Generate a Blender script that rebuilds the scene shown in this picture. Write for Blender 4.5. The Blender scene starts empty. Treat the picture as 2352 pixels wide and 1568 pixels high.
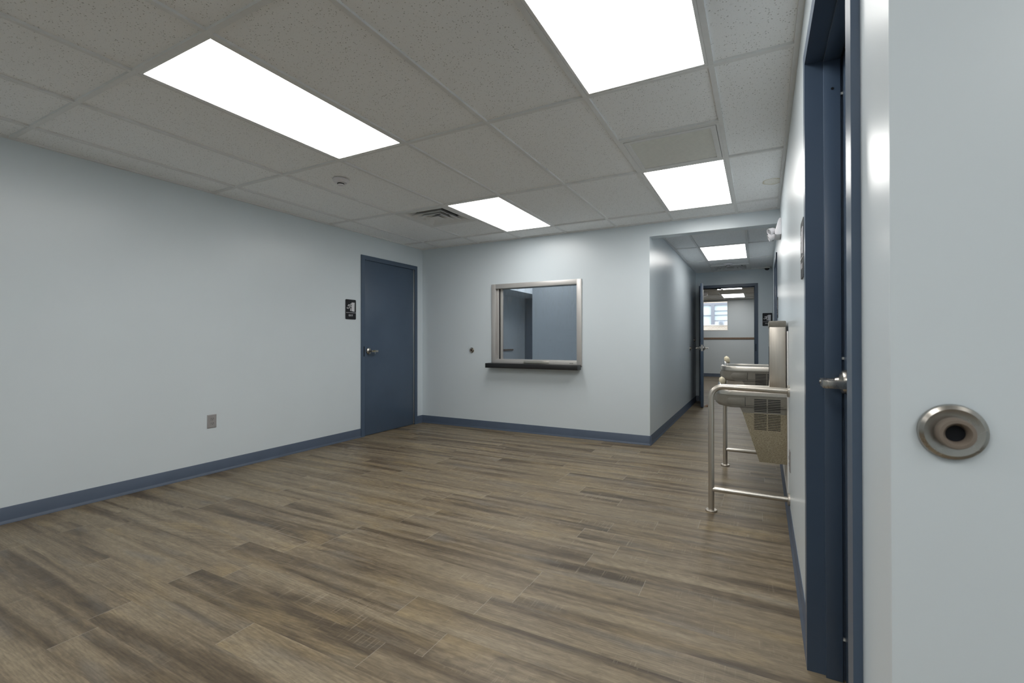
import bpy, bmesh, math, random
from mathutils import Vector, Matrix
PI = math.pi
SC = bpy.context.scene
COL = SC.collection
random.seed(7)

# ------------------------------------------------------------------ camera
H = 2.4155                      # suspended ceiling height
cam = bpy.data.cameras.new('camera')
camo = bpy.data.objects.new('camera', cam); COL.objects.link(camo)
cam.sensor_width = 36.0
cam.lens = 1061.74 / 2352 * 36
cam.shift_x = -11.44 / 2352
cam.shift_y = -7.18 / 2352
cam.clip_start = 0.02
cam.clip_end = 200
cam.dof.use_dof = True
cam.dof.focus_distance = 4.2
cam.dof.aperture_fstop = 8.0
camo.matrix_world = (Matrix.Translation((4.1818, -5.1332, 1.1399)) @ Matrix.Rotation(0.48186, 4, 'Z')
                     @ Matrix.Rotation(PI / 2 + 0.00525, 4, 'X') @ Matrix.Rotation(-0.00109, 4, 'Z'))
SC.camera = camo
SC.view_settings.view_transform = 'Standard'
SC.view_settings.look = 'None'
SC.view_settings.exposure = -0.03
SC.view_settings.gamma = 1.0
SC.view_settings.use_curve_mapping = False
SC.cycles.use_denoising = True
SC.cycles.max_bounces = 14
SC.cycles.diffuse_bounces = 6
SC.cycles.glossy_bounces = 5
SC.cycles.transparent_max_bounces = 12
SC.cycles.caustics_reflective = False
SC.cycles.caustics_refractive = False
SC.cycles.sample_clamp_indirect = 6.0


# ------------------------------------------------------------------ node helpers
class NT:
    def __init__(s, name):
        s.m = bpy.data.materials.new(name); s.m.use_nodes = True
        s.t = s.m.node_tree; s.n = s.t.nodes; s.n.clear()
        s.out = s.n.new('ShaderNodeOutputMaterial')

    def put(s, node, idx, v):
        if v is None: return
        inp = node.inputs[idx]
        if isinstance(v, bpy.types.NodeSocket): s.t.links.new(v, inp)
        else: inp.default_value = v

    def math(s, op, a, b=None, c=None, clamp=False):
        n = s.n.new('ShaderNodeMath'); n.operation = op; n.use_clamp = clamp
        s.put(n, 0, a); s.put(n, 1, b); s.put(n, 2, c)
        return n.outputs[0]

    def coords(s):
        return s.n.new('ShaderNodeTexCoord').outputs['Object']

    def sep(s, v):
        n = s.n.new('ShaderNodeSeparateXYZ'); s.put(n, 0, v); return n.outputs

    def comb(s, x=0.0, y=0.0, z=0.0):
        n = s.n.new('ShaderNodeCombineXYZ'); s.put(n, 0, x); s.put(n, 1, y); s.put(n, 2, z); return n.outputs[0]

    def noise(s, vec, scale=5.0, detail=2.0, rough=0.5, dist=0.0):
        n = s.n.new('ShaderNodeTexNoise')
        s.put(n, 'Vector', vec); s.put(n, 'Scale', scale); s.put(n, 'Detail', detail)
        s.put(n, 'Roughness', rough); s.put(n, 'Distortion', dist)
        return n.outputs[0]

    def white(s, vec):
        n = s.n.new('ShaderNodeTexWhiteNoise'); n.noise_dimensions = '3D'; s.put(n, 'Vector', vec)
        return n.outputs[0], n.outputs[1]

    def voronoi(s, vec, scale):
        n = s.n.new('ShaderNodeTexVoronoi'); s.put(n, 'Vector', vec); s.put(n, 'Scale', scale)
        return n.outputs['Distance'], n.outputs['Color']

    def ramp(s, fac, stops, interp='LINEAR'):
        n = s.n.new('ShaderNodeValToRGB'); s.put(n, 0, fac)
        cr = n.color_ramp; cr.interpolation = interp
        while len(cr.elements) < len(stops): cr.elements.new(0.5)
        for e, (p, c) in zip(cr.elements, stops):
            e.position = p
            e.color = (c, c, c, 1) if isinstance(c, (int, float)) else (*c, 1)
        return n.outputs[0]

    def mix(s, fac, a, b, mode='MIX'):
        n = s.n.new('ShaderNodeMix'); n.data_type = 'RGBA'; n.blend_type = mode
        f = [i for i in n.inputs if i.name == 'Factor' and i.type == 'VALUE'][0]
        A = [i for i in n.inputs if i.name == 'A' and i.type == 'RGBA'][0]
        B = [i for i in n.inputs if i.name == 'B' and i.type == 'RGBA'][0]
        for i, v in ((f, fac), (A, a), (B, b)):
            if isinstance(v, bpy.types.NodeSocket): s.t.links.new(v, i)
            elif isinstance(v, tuple): i.default_value = (*v, 1) if len(v) == 3 else v
            else: i.default_value = v
        return [o for o in n.outputs if o.type == 'RGBA'][0]

    def bump(s, h, strength=0.1, dist=0.001):
        n = s.n.new('ShaderNodeBump'); s.put(n, 'Height', h); s.put(n, 'Strength', strength); s.put(n, 'Distance', dist)
        return n.outputs[0]

    def bsdf(s, color=(0.5, 0.5, 0.5), rough=0.5, metal=0.0, normal=None, spec=0.5, coat=0.0, link=True):
        n = s.n.new('ShaderNodeBsdfPrincipled')
        s.put(n, 'Base Color', (*color, 1) if isinstance(color, tuple) else color)
        s.put(n, 'Roughness', rough); s.put(n, 'Metallic', metal)
        s.put(n, 'Specular IOR Level', spec); s.put(n, 'Coat Weight', coat)
        if normal is not None: s.put(n, 'Normal', normal)
        if link: s.t.links.new(n.outputs[0], s.out.inputs[0])
        return n


def mat_plain(name, color, rough=0.5, metal=0.0, spec=0.5, var=0.04, scale=30.0, bump=0.0):
    t = NT(name)
    nz = t.noise(t.coords(), scale, 3.0)
    c = t.mix(1.0, color, t.ramp(nz, [(0.3, 1 - var), (0.7, 1 + var)]), 'MULTIPLY')
    r = t.math('MULTIPLY_ADD', nz, 0.08, rough - 0.04)
    nrm = t.bump(nz, bump, 0.001) if bump else None
    t.bsdf(c, r, metal, nrm, spec)
    return t.m


def mat_wall():
    t = NT('wall_paint')
    co = t.coords()
    n1 = t.noise(co, 1.3, 3.0)
    n2 = t.noise(co, 160.0, 2.0)
    c = t.mix(1.0, WALL, t.ramp(n1, [(0.3, 0.985), (0.7, 1.015)]), 'MULTIPLY')
    t.bsdf(c, 0.30, 0.0, t.bump(n2, 0.12, 0.0006), 0.5)
    return t.m


def mat_brushed(name, color, rough, axis='Z', metal=1.0):
    t = NT(name)
    x, y, z = t.sep(t.coords())[0:3]
    f = {'Z': (300, 300, 6), 'X': (6, 300, 300), 'Y': (300, 6, 300)}[axis]
    v = t.comb(t.math('MULTIPLY', x, f[0]), t.math('MULTIPLY', y, f[1]), t.math('MULTIPLY', z, f[2]))
    nz = t.noise(v, 1.0, 2.0)
    c = t.mix(1.0, color, t.ramp(nz, [(0.3, 0.93), (0.7, 1.05)]), 'MULTIPLY')
    t.bsdf(c, t.math('MULTIPLY_ADD', nz, 0.12, rough - 0.06), metal, t.bump(nz, 0.05, 0.0003))
    return t.m


def mat_floor():
    t = NT('plank_flooring')
    x, y, z = t.sep(t.coords())[0:3]
    PW, PL = 0.1524, 1.2192
    yr = t.math('DIVIDE', y, PW)
    row = t.math('FLOOR', yr)
    fy = t.math('FRACT', yr)
    r1, _ = t.white(t.comb(row, 3.3, 0.7))
    xr = t.math('ADD', t.math('DIVIDE', x, PL), t.math('MULTIPLY', r1, 7.31))
    colm = t.math('FLOOR', xr)
    fx = t.math('FRACT', xr)
    v, vc = t.white(t.comb(row, colm, 1.7))
    v2, v3, v4 = t.sep(vc)[0:3]
    ox = t.math('MULTIPLY', v2, 41.0); oy = t.math('MULTIPLY', v3, 23.0); oz = t.math('MULTIPLY', v4, 9.0)
    X = t.math('ADD', x, ox); Y = t.math('ADD', y, oy)

    def st(sx, sy, dz=0.0):
        return t.comb(t.math('MULTIPLY', X, sx), t.math('MULTIPLY', Y, sy), t.math('ADD', oz, dz))
    broad = t.noise(st(0.52, 8.5), 1.0, 4.0, 0.5, 0.8)
    mid = t.noise(st(2.0, 26.0, 3.0), 1.0, 4.0, 0.6, 0.8)
    fine = t.noise(st(16.0, 190.0, 5.0), 1.0, 4.0, 0.65, 0.5)
    mott = t.noise(st(14.0, 40.0, 21.0), 1.0, 4.0, 0.65, 0.8)
    patch = t.noise(st(1.5, 7.5, 8.0), 1.0, 2.0, 0.5, 0.4)
    bluep = t.noise(st(2.2, 10.0, 12.0), 1.0, 2.0, 0.5, 0.4)
    saw = t.noise(st(120.0, 5.0, 15.0), 1.0, 2.0, 0.55, 0.5)
    sawm = t.noise(st(1.8, 9.0, 18.0), 1.0, 2.0)
    ring = t.n.new('ShaderNodeTexWave'); ring.wave_type = 'RINGS'; ring.rings_direction = 'Z'
    t.put(ring, 'Vector', st(1.6, 13.0, 0.0)); t.put(ring, 'Scale', 2.2); t.put(ring, 'Distortion', 6.0)
    t.put(ring, 'Detail', 3.0); t.put(ring, 'Detail Scale', 0.8)
    tone = t.math('ADD', t.math('MULTIPLY', broad, 0.72), t.math('MULTIPLY', mid, 0.28))
    tone = t.math('ADD', tone, t.math('MULTIPLY', t.math('SUBTRACT', v, 0.5), 0.045))
    c = t.ramp(tone, [(0.35, (0.0688, 0.0490, 0.0292)), (0.43, (0.1221, 0.0912, 0.0568)), (0.50, (0.1944, 0.1522, 0.0989)),
                      (0.60, (0.2546, 0.2047, 0.1359)), (0.72, (0.3053, 0.2537, 0.1754))])
    c = t.mix(t.ramp(patch, [(0.52, 0.0), (0.72, 0.60)]), c, (0.3010, 0.2253, 0.1204))
    c = t.mix(t.ramp(bluep, [(0.56, 0.0), (0.74, 0.50)]), c, (0.1849, 0.1677, 0.1419))
    c = t.mix(1.0, c, t.ramp(fine, [(0.30, 0.76), (0.70, 1.20)]), 'MULTIPLY')
    c = t.mix(1.0, c, t.ramp(mott, [(0.32, 0.82), (0.68, 1.14)]), 'MULTIPLY')
    c = t.mix(t.ramp(v4, [(0.45, 0.0), (0.55, 0.35)]), c, t.mix(1.0, c, t.ramp(ring.outputs[1], [(0.1, 0.72), (0.6, 1.08)]), 'MULTIPLY'))
    sm = t.math('MULTIPLY', t.ramp(saw, [(0.58, 0.0), (0.72, 1.0)]), t.ramp(sawm, [(0.50, 0.0), (0.66, 0.42)]))
    c = t.mix(sm, c, (0.3870, 0.3354, 0.2494))
    ey = t.math('MINIMUM', fy, t.math('SUBTRACT', 1.0, fy))
    ex = t.math('MINIMUM', fx, t.math('SUBTRACT', 1.0, fx))
    sy = t.math('LESS_THAN', ey, 0.008)
    sx = t.math('LESS_THAN', ex, 0.0011)
    c = t.mix(t.math('MULTIPLY', sy, 0.12), c, (0.05, 0.04, 0.03))
    c = t.mix(t.math('MULTIPLY', sx, 0.45), c, (0.42, 0.39, 0.33))
    h = t.math('ADD', t.math('MULTIPLY', fine, 0.6), t.math('MULTIPLY', sm, 0.8))
    rough = t.math('MULTIPLY_ADD', mid, 0.14, 0.36)
    t.bsdf(c, rough, 0.0, t.bump(h, 0.25, 0.0012), 0.45)
    return t.m


def mat_tile():
    t = NT('acoustic_ceiling_tile')
    co = t.coords()
    wob = t.noise(co, 60.0, 2.0)
    vv = t.n.new('ShaderNodeVectorMath'); vv.operation = 'ADD'
    t.put(vv, 0, co); t.put(vv, 1, t.comb(t.math('MULTIPLY', wob, 0.012), t.math('MULTIPLY', wob, -0.009), 0.0))
    d1, c1 = t.voronoi(vv.outputs[0], 96.0)
    d2, c2 = t.voronoi(vv.outputs[0], 190.0)
    r1 = t.sep(c1)[0]; r2 = t.sep(c2)[1]
    dens = t.noise(co, 9.0, 2.0)
    p1 = t.math('MULTIPLY', t.math('LESS_THAN', d1, t.math('MULTIPLY_ADD', r1, 0.22, 0.06)),
                t.math('GREATER_THAN', t.math('ADD', r1, t.math('MULTIPLY', dens, 0.5)), 0.50))
    p2 = t.math('MULTIPLY', t.math('LESS_THAN', d2, 0.20), t.math('GREATER_THAN', r2, 0.55))
    hole = t.math('MAXIMUM', p1, t.math('MULTIPLY', p2, 0.55))
    c = t.mix(t.math('MULTIPLY', hole, 0.62), (0.92, 0.935, 0.945), (0.24, 0.24, 0.23))
    # yellowed water mark on the tile near the corridor
    x, y, z = t.sep(co)[0:3]
    ux = t.math('DIVIDE', t.math('SUBTRACT', x, 4.285), 0.075)
    uy = t.math('DIVIDE', t.math('SUBTRACT', y, -0.865), 0.085)
    rr = t.math('ADD', t.math('SQRT', t.math('ADD', t.math('POWER', ux, 2.0), t.math('POWER', uy, 2.0))),
                t.math('MULTIPLY', t.math('SUBTRACT', t.noise(co, 14.0, 2.0), 0.5), 0.5))
    ring = t.math('SUBTRACT', 1.0, t.math('MULTIPLY', t.math('ABSOLUTE', t.math('SUBTRACT', rr, 0.92)), 9.0), None, True)
    inside = t.math('LESS_THAN', rr, 0.92)
    c = t.mix(t.math('MULTIPLY', inside, 0.25), c, (0.72, 0.66, 0.48))
    c = t.mix(t.math('MULTIPLY', ring, 0.6), c, (0.50, 0.42, 0.24))
    t.bsdf(c, 0.9, 0.0, t.bump(t.math('SUBTRACT', 1.0, hole), 0.4, 0.002), 0.2)
    return t.m


def mat_emit(name, color, strength):
    t = NT(name)
    e = t.n.new('ShaderNodeEmission'); t.put(e, 0, (*color, 1)); t.put(e, 1, strength)
    t.t.links.new(e.outputs[0], t.out.inputs[0])
    return t.m


def mat_glass(name, tint=(0.9, 0.94, 0.96), smear=0.0):
    t = NT(name)
    tr = t.n.new('ShaderNodeBsdfTransparent'); t.put(tr, 0, (*tint, 1))
    gl = t.n.new('ShaderNodeBsdfGlossy'); t.put(gl, 'Roughness', 0.02); t.put(gl, 0, (1, 1, 1, 1))
    fr = t.n.new('ShaderNodeFresnel'); t.put(fr, 0, 1.5)
    mx = t.n.new('ShaderNodeMixShader')
    t.t.links.new(fr.outputs[0], mx.inputs[0]); t.t.links.new(tr.outputs[0], mx.inputs[1]); t.t.links.new(gl.outputs[0], mx.inputs[2])
    o = mx.outputs[0]
    if smear:
        x, y, z = t.sep(t.coords())[0:3]
        a = t.noise(t.comb(t.math('MULTIPLY', x, 22.0), 0.0, t.math('MULTIPLY', z, 3.4)), 1.0, 3.0, 0.55, 2.2)
        b = t.noise(t.comb(t.math('MULTIPLY', x, 3.0), 4.0, t.math('MULTIPLY', z, 30.0)), 1.0, 3.0, 0.6, 1.6)
        topm = t.ramp(z, [(0.45, 0.0), (0.92, 1.0)])
        m1 = t.math('MULTIPLY', t.ramp(a, [(0.52, 0.0), (0.75, 1.0)]), t.math('MULTIPLY_ADD', topm, 0.8, 0.2))
        m2 = t.math('MULTIPLY', t.ramp(b, [(0.60, 0.0), (0.80, 1.0)]), t.ramp(t.math('ABSOLUTE', t.math('SUBTRACT', z, 0.32)), [(0.0, 0.8), (0.2, 0.0)]))
        f = t.math('MULTIPLY', t.math('MAXIMUM', m1, m2), smear)
        df = t.n.new('ShaderNodeBsdfDiffuse'); t.put(df, 0, (0.75, 0.78, 0.8, 1))
        m3 = t.n.new('ShaderNodeMixShader'); t.put(m3, 0, f)
        t.t.links.new(o, m3.inputs[1]); t.t.links.new(df.outputs[0], m3.inputs[2])
        o = m3.outputs[0]
    t.t.links.new(o, t.out.inputs[0])
    return t.m


def mat_brick():
    t = NT('brick_wall')
    x, y, z = t.sep(t.coords())[0:3]
    b = t.n.new('ShaderNodeTexBrick')
    t.put(b, 'Vector', t.comb(x, z, 0.0)); t.put(b, 'Scale', 5.0)
    t.put(b, 'Color1', (0.62, 0.50, 0.40, 1)); t.put(b, 'Color2', (0.72, 0.62, 0.5, 1)); t.put(b, 'Mortar', (0.8, 0.78, 0.74, 1))
    t.put(b, 'Mortar Size', 0.02)
    t.bsdf(b.outputs[0], 0.85)
    return t.m


def mat_granite():
    t = NT('speckled_panel')
    d, c = t.voronoi(t.coords(), 420.0)
    r = t.sep(c)[0]
    col = t.ramp(r, [(0.0, (0.16, 0.13, 0.085)), (0.35, (0.27, 0.23, 0.155)), (0.7, (0.31, 0.265, 0.18)), (1.0, (0.42, 0.375, 0.28))])
    t.bsdf(col, 0.5, 0.0, None, 0.4)
    return t.m


WALL = (0.685, 0.755, 0.800)
LIGHT_E = 8.8
M = dict(
    wall=mat_wall(), floor=mat_floor(), tile=mat_tile(), glass=mat_glass('pane_glass', (0.96, 0.98, 1.0)),
    smeared=mat_glass('smeared_pane_glass', (0.80, 0.83, 0.87), 0.08),
    tbar=mat_plain('white_grid_metal', (0.77, 0.78, 0.78), 0.5, var=0.02),
    blue=mat_plain('blue_gloss_paint', (0.070, 0.105, 0.160), 0.32, var=0.05, scale=3.0),
    base=mat_plain('blue_vinyl_base', (0.074, 0.100, 0.148), 0.42, var=0.05, scale=6.0),
    steel=mat_brushed('brushed_steel_vertical', (0.60, 0.56, 0.50), 0.36, 'Z'),
    steelx=mat_brushed('brushed_steel_long', (0.60, 0.57, 0.52), 0.30, 'X'),
    satin=mat_plain('satin_steel_frame', (0.58, 0.565, 0.55), 0.42, 0.45, var=0.02, scale=8),
    chrome=mat_plain('chrome', (0.72, 0.72, 0.72), 0.12, 1.0, var=0.02),
    nickel=mat_plain('satin_nickel', (0.44, 0.42, 0.385), 0.27, 1.0, var=0.03),
    fgrey=mat_plain('grey_cooler_body', (0.23, 0.215, 0.185), 0.42, 0.15, var=0.05, scale=60),
    granite=mat_granite(),
    dark=mat_plain('dark_recess', (0.008, 0.009, 0.012), 0.6, spec=0.2),
    black=mat_plain('black_laminate', (0.012, 0.012, 0.014), 0.38, var=0.08, scale=80),
    signblk=mat_plain('sign_black', (0.012, 0.013, 0.017), 0.45, spec=0.3),
    signwht=mat_plain('sign_white', (0.68, 0.68, 0.72), 0.5),
    white=mat_plain('white_plastic', (0.74, 0.73, 0.76), 0.35, var=0.02),
    grille=mat_plain('grey_grille_paint', (0.80, 0.80, 0.76), 0.55, var=0.03),
    cream=mat_plain('cream_rubber', (0.76, 0.68, 0.50), 0.5, var=0.03),
    outlet=mat_plain('steel_plate', (0.44, 0.43, 0.44), 0.40, 0.55, var=0.04),
    outface=mat_plain('grey_receptacle', (0.33, 0.33, 0.33), 0.5),
    panel=mat_plain('white_wall_panel', (0.80, 0.80, 0.79), 0.3, var=0.02),
    brown=mat_plain('brown_rail', (0.22, 0.155, 0.11), 0.5, var=0.1),
    wood=mat_plain('wedge_wood', (0.30, 0.17, 0.09), 0.6, var=0.15),
    alu=mat_brushed('hinge_aluminium', (0.55, 0.55, 0.56), 0.35, 'Z'),
    brass=mat_plain('brass', (0.55, 0.45, 0.22), 0.3, 1.0),
    brick=mat_brick(), sash=mat_plain('grey_blue_sash', (0.30, 0.315, 0.36), 0.5),
    blind=mat_plain('pale_blind', (0.78, 0.88, 0.92), 0.7, var=0.03, scale=4),
    acw=mat_plain('white_ac_panel', (0.9, 0.9, 0.92), 0.5), acg=mat_plain('grey_ac_grille', (0.55, 0.6, 0.66), 0.6),
    led=mat_emit('light_panel_glow', (1.0, 0.985, 0.955), LIGHT_E),
    lens=mat_plain('lamp_lens', (0.5, 0.5, 0.52), 0.1, 0.6),
    smoke=mat_plain('smoked_dome', (0.02, 0.022, 0.026), 0.08),
    pavement=mat_plain('pavement', (0.5, 0.5, 0.48), 0.9),
)


# ------------------------------------------------------------------ mesh helpers
class MB:
    def __init__(s): s.b = bmesh.new()

    def box(s, x0, x1, y0, y1, z0, z1, bev=0.0, seg=2):
        t = bmesh.new()
        v = [t.verts.new((x, y, z)) for z in (z0, z1) for y in (y0, y1) for x in (x0, x1)]
        for f in ((0, 2, 3, 1), (4, 5, 7, 6), (0, 1, 5, 4), (2, 6, 7, 3), (0, 4, 6, 2), (1, 3, 7, 5)):
            t.faces.new([v[i] for i in f])
        if bev:
            bmesh.ops.bevel(t, geom=list(t.edges), offset=bev, segments=seg, affect='EDGES', profile=0.5)
        return s.add(t)

    def add(s, t, mat=None):
        if mat: bmesh.ops.transform(t, matrix=mat, verts=t.verts)
        me = bpy.data.meshes.new('tmp'); t.to_mesh(me); t.free()
        s.b.from_mesh(me); bpy.data.meshes.remove(me)
        return s

    def poly(s, pts, axis, a0, a1, bev=0.0):
        """extrude a 2-D polygon along an axis; pts are the two other coords in xyz order"""
        t = bmesh.new()

        def P(p, a):
            return {'X': (a, p[0], p[1]), 'Y': (p[0], a, p[1]), 'Z': (p[0], p[1], a)}[axis]
        A = [t.verts.new(P(p, a0)) for p in pts]; B = [t.verts.new(P(p, a1)) for p in pts]
        t.faces.new(A); t.faces.new(B[::-1])
        for i in range(len(pts)):
            j = (i + 1) % len(pts); t.faces.new((A[j], A[i], B[i], B[j]))
        bmesh.ops.recalc_face_normals(t, faces=t.faces)
        if bev: bmesh.ops.bevel(t, geom=list(t.edges), offset=bev, segments=2, affect='EDGES', profile=0.5)
        return s.add(t)

    def lathe(s, prof, axis='Z', o=(0, 0, 0), n=32):
        """prof: (radius, height) pairs, revolved round axis through o"""
        t = bmesh.new(); rings = []
        for r, h in prof:
            ring = []
            for i in range(n if r > 1e-6 else 1):
                a = 2 * PI * i / n; c, d = r * math.cos(a), r * math.sin(a)
                p = {'Z': (c, d, h), 'Y': (c, h, d), 'X': (h, c, d)}[axis]
                ring.append(t.verts.new((p[0] + o[0], p[1] + o[1], p[2] + o[2])))
            rings.append(ring)
        for A, B in zip(rings, rings[1:]):
            for i in range(n):
                j = (i + 1) % n
                q = [A[i % len(A)], A[j % len(A)], B[j % len(B)], B[i % len(B)]]
                q = list(dict.fromkeys(q))
                if len(q) > 2: t.faces.new(q)
        for R, flip in ((rings[0], False), (rings[-1], True)):
            if len(R) > 2: t.faces.new(R[::-1] if not flip else R)
        bmesh.ops.recalc_face_normals(t, faces=t.faces)
        return s.add(t)

    def tube(s, pts, r, n=20, caps=True):
        pts = [Vector(p) for p in pts]; t = bmesh.new(); rings = []
        up = None
        for i, p in enumerate(pts):
            d = (pts[min(i + 1, len(pts) - 1)] - pts[max(i - 1, 0)]).normalized()
            if up is None: up = Vector((0, 0, 1)) if abs(d.z) < 0.9 else Vector((1, 0, 0))
            u = (up - d * up.dot(d)).normalized(); w = d.cross(u); up = u
            rr = r[i] if isinstance(r, (list, tuple)) else r
            rings.append([t.verts.new(p + (u * math.cos(2 * PI * k / n) + w * math.sin(2 * PI * k / n)) * rr) for k in range(n)])
        for A, B in zip(rings, rings[1:]):
            for i in range(n): t.faces.new((A[i], A[(i + 1) % n], B[(i + 1) % n], B[i]))
        if caps: t.faces.new(rings[0][::-1]); t.faces.new(rings[-1])
        bmesh.ops.recalc_face_normals(t, faces=t.faces)
        return s.add(t)

    def loft(s, loops, cap0=True, cap1=True):
        t = bmesh.new(); R = [[t.verts.new(p) for p in L] for L in loops]; n = len(R[0])
        for A, B in zip(R, R[1:]):
            for i in range(n): t.faces.new((A[i], A[(i + 1) % n], B[(i + 1) % n], B[i]))
        if cap0: t.faces.new(R[0][::-1])
        if cap1: t.faces.new(R[-1])
        bmesh.ops.recalc_face_normals(t, faces=t.faces)
        return s.add(t)

    def build(s, name, mat, parent=None, label=None, angle=38):
        b = s.b
        for f in b.faces: f.smooth = True
        for e in b.edges:
            if len(e.link_faces) == 2 and e.link_faces[0].normal.length and e.link_faces[1].normal.length:
                if e.calc_face_angle(0) > math.radians(angle): e.smooth = False
        me = bpy.data.meshes.new(name); b.to_mesh(me); b.free()
        me.materials.append(mat)
        o = bpy.data.objects.new(name, me); COL.objects.link(o)
        if parent: o.parent = parent
        if label: o['label'] = label
        return o


def tag(o, label, cat, group=None, kind=None):
    o['label'] = label; o['category'] = cat
    if group: o['group'] = group
    if kind: o['kind'] = kind
    return o


def empty(name, loc, rz, label, cat, group=None, kind=None):
    o = bpy.data.objects.new(name, None); COL.objects.link(o)
    o.location = loc; o.rotation_euler = (0, 0, rz); o.empty_display_size = 0.1
    return tag(o, label, cat, group, kind)


def dup(root, loc, rz=None, label=None, group=None):
    r = root.copy(); COL.objects.link(r); r.location = loc
    if rz is not None: r.rotation_euler = (0, 0, rz)
    if label: r['label'] = label
    if group: r['group'] = group
    for ch in list(root.children):
        c = ch.copy(); COL.objects.link(c); c.parent = r
        for g in list(ch.children):
            d = g.copy(); COL.objects.link(d); d.parent = c
    return r


def struct(name, mb, mat, label, cat):
    o = mb.build(name, mat); return tag(o, label, cat, None, 'structure')


SKEW = 0.00814


def WX(Y):          # face of the right-hand wall (it runs very slightly off square)
    return 4.340 if Y < -3.2 else 4.340 + SKEW * (Y + 3.2)


YB = -7.6           # wall behind the camera
YN = -4.343         # face of the wall that returns at the right
XN = 6.3            # far side of the bay at the right
YE = 4.17           # end of the corridor
YF = 10.7           # far room's end wall
RZ_R = -PI / 2 - SKEW   # things on the right wall
RZ_L = PI / 2           # things on the left wall
UP = H + 0.25

# ------------------------------------------------------------------ setting: floor, walls
m = MB(); m.box(-1.5, XN + 0.3, YB - 0.3, 11.0, -0.12, 0.0)
struct('floor', m, M['floor'], 'grey brown wood plank vinyl floor running through room and corridor', 'floor')

# left wall with door opening
m = MB()
m.box(-0.13, 0, YB, -1.085, 0, UP); m.box(-0.13, 0, -0.174, 0.13, 0, UP); m.box(-0.13, 0, -1.085, -0.174, 2.115, UP)
struct('wall_left', m, M['wall'], 'long pale blue grey wall on the left with the closed exit door', 'wall')

# back wall with window opening and the header over the corridor
m = MB()
m.box(0, 1.165, 0, 0.13, 0, UP); m.box(2.322, 3.13, 0, 0.13, 0, UP)
m.box(1.165, 2.322, 0, 0.13, 0, 0.87); m.box(1.165, 2.322, 0, 0.13, 1.83, UP)
m.box(3.13, WX(0.07) + 0.02, 0, 0.14, 2.274, UP)
struct('wall_back', m, M['wall'], 'pale blue grey back wall with the service window and corridor header', 'wall')

m = MB(); m.box(3.0, 3.13, 0.13, YE + 0.12, 0, UP)
struct('wall_corridor', m, M['wall'], 'left side wall of the corridor reflecting the lights', 'wall')

m = MB()
m.box(3.13, 3.235, YE, YE + 0.12, 0, UP); m.box(4.125, 4.53, YE, YE + 0.12, 0, UP); m.box(3.235, 4.125, YE, YE + 0.12, 2.118, UP)
struct('wall_end', m, M['wall'], 'shadowed wall at the corridor end around the open door', 'wall')

# right wall: near door opening y -4.095..-3.244, far door opening y 1.05..1.95


def rwall(m, y0, y1, z0, z1):
    ys = [y0] + ([-3.2] if y0 < -3.2 < y1 else []) + [y1]
    pts = [(WX(y), y) for y in ys] + [(4.53, y1), (4.53, y0)]
    m.poly(pts, 'Z', z0, z1)


m = MB()
rwall(m, YN, -4.095, 0, UP); rwall(m, -4.095, -3.244, 2.102, UP); rwall(m, -3.244, 1.05, 0, UP)
rwall(m, 1.05, 1.96, 2.112, UP); rwall(m, 1.96, YE, 0, UP)
struct('wall_right', m, M['wall'], 'pale glossy wall on the right seen at a grazing angle', 'wall')

m = MB(); m.box(4.53, XN, YN, YN + 0.12, 0, UP)
struct('wall_return', m, M['wall'], 'pale wall close at the right edge carrying the large door stop', 'wall')

m = MB(); m.box(-0.13, XN + 0.12, YB - 0.12, YB, 0, UP); m.box(XN, XN + 0.12, YB, YE, 0, UP)
m.box(-1.4, -1.3, YB - 0.12, YF, 0, UP); m.box(-1.3, -0.13, YB - 0.12, YB, 0, UP); m.box(-1.3, -0.13, YF, YF + 0.1, 0, UP)  # outer shell added to stop sky light leaking past the doors
struct('wall_behind_and_shell', m, M['wall'], 'walls behind the viewer, plus an added outer shell against light leaks', 'wall')

# booth behind the service window
m = MB()
m.box(-0.13, 0, 0.13, 3.3, 0, UP)
m.box(0, 3.0, 3.18, 3.3, 0, UP)
m.box(1.085, 3.0, 1.30, 1.42, 0, UP)
m.box(0, 0.55, 1.2, 3.18, 1.985, UP)
struct('wall_booth', m, M['wall'], 'grey walls and bulkhead of the booth behind the service window', 'wall')

# far room walls
m = MB()
m.box(-0.13, 2.25, YF, YF + 0.22, 0, UP); m.box(3.334, XN, YF, YF + 0.22, 0, UP)
m.box(2.25, 3.334, YF, YF + 0.22, 0, 1.452); m.box(2.25, 3.334, YF, YF + 0.22, 2.392, UP)
m.box(-0.13, 0, YE + 0.12, YF, 0, UP); m.box(XN, XN + 0.12, YE, YF + 0.22, 0, UP)
m.box(-0.13, 3.0, YE, YE + 0.12, 0, UP); m.box(4.53, XN, YE, YE + 0.12, 0, UP)
struct('wall_far', m, M['wall'], 'blue grey walls of the room beyond the open door', 'wall')

# ------------------------------------------------------------------ ceilings
TZ = H + 0.011
tiles = MB(); grid = MB()


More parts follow.
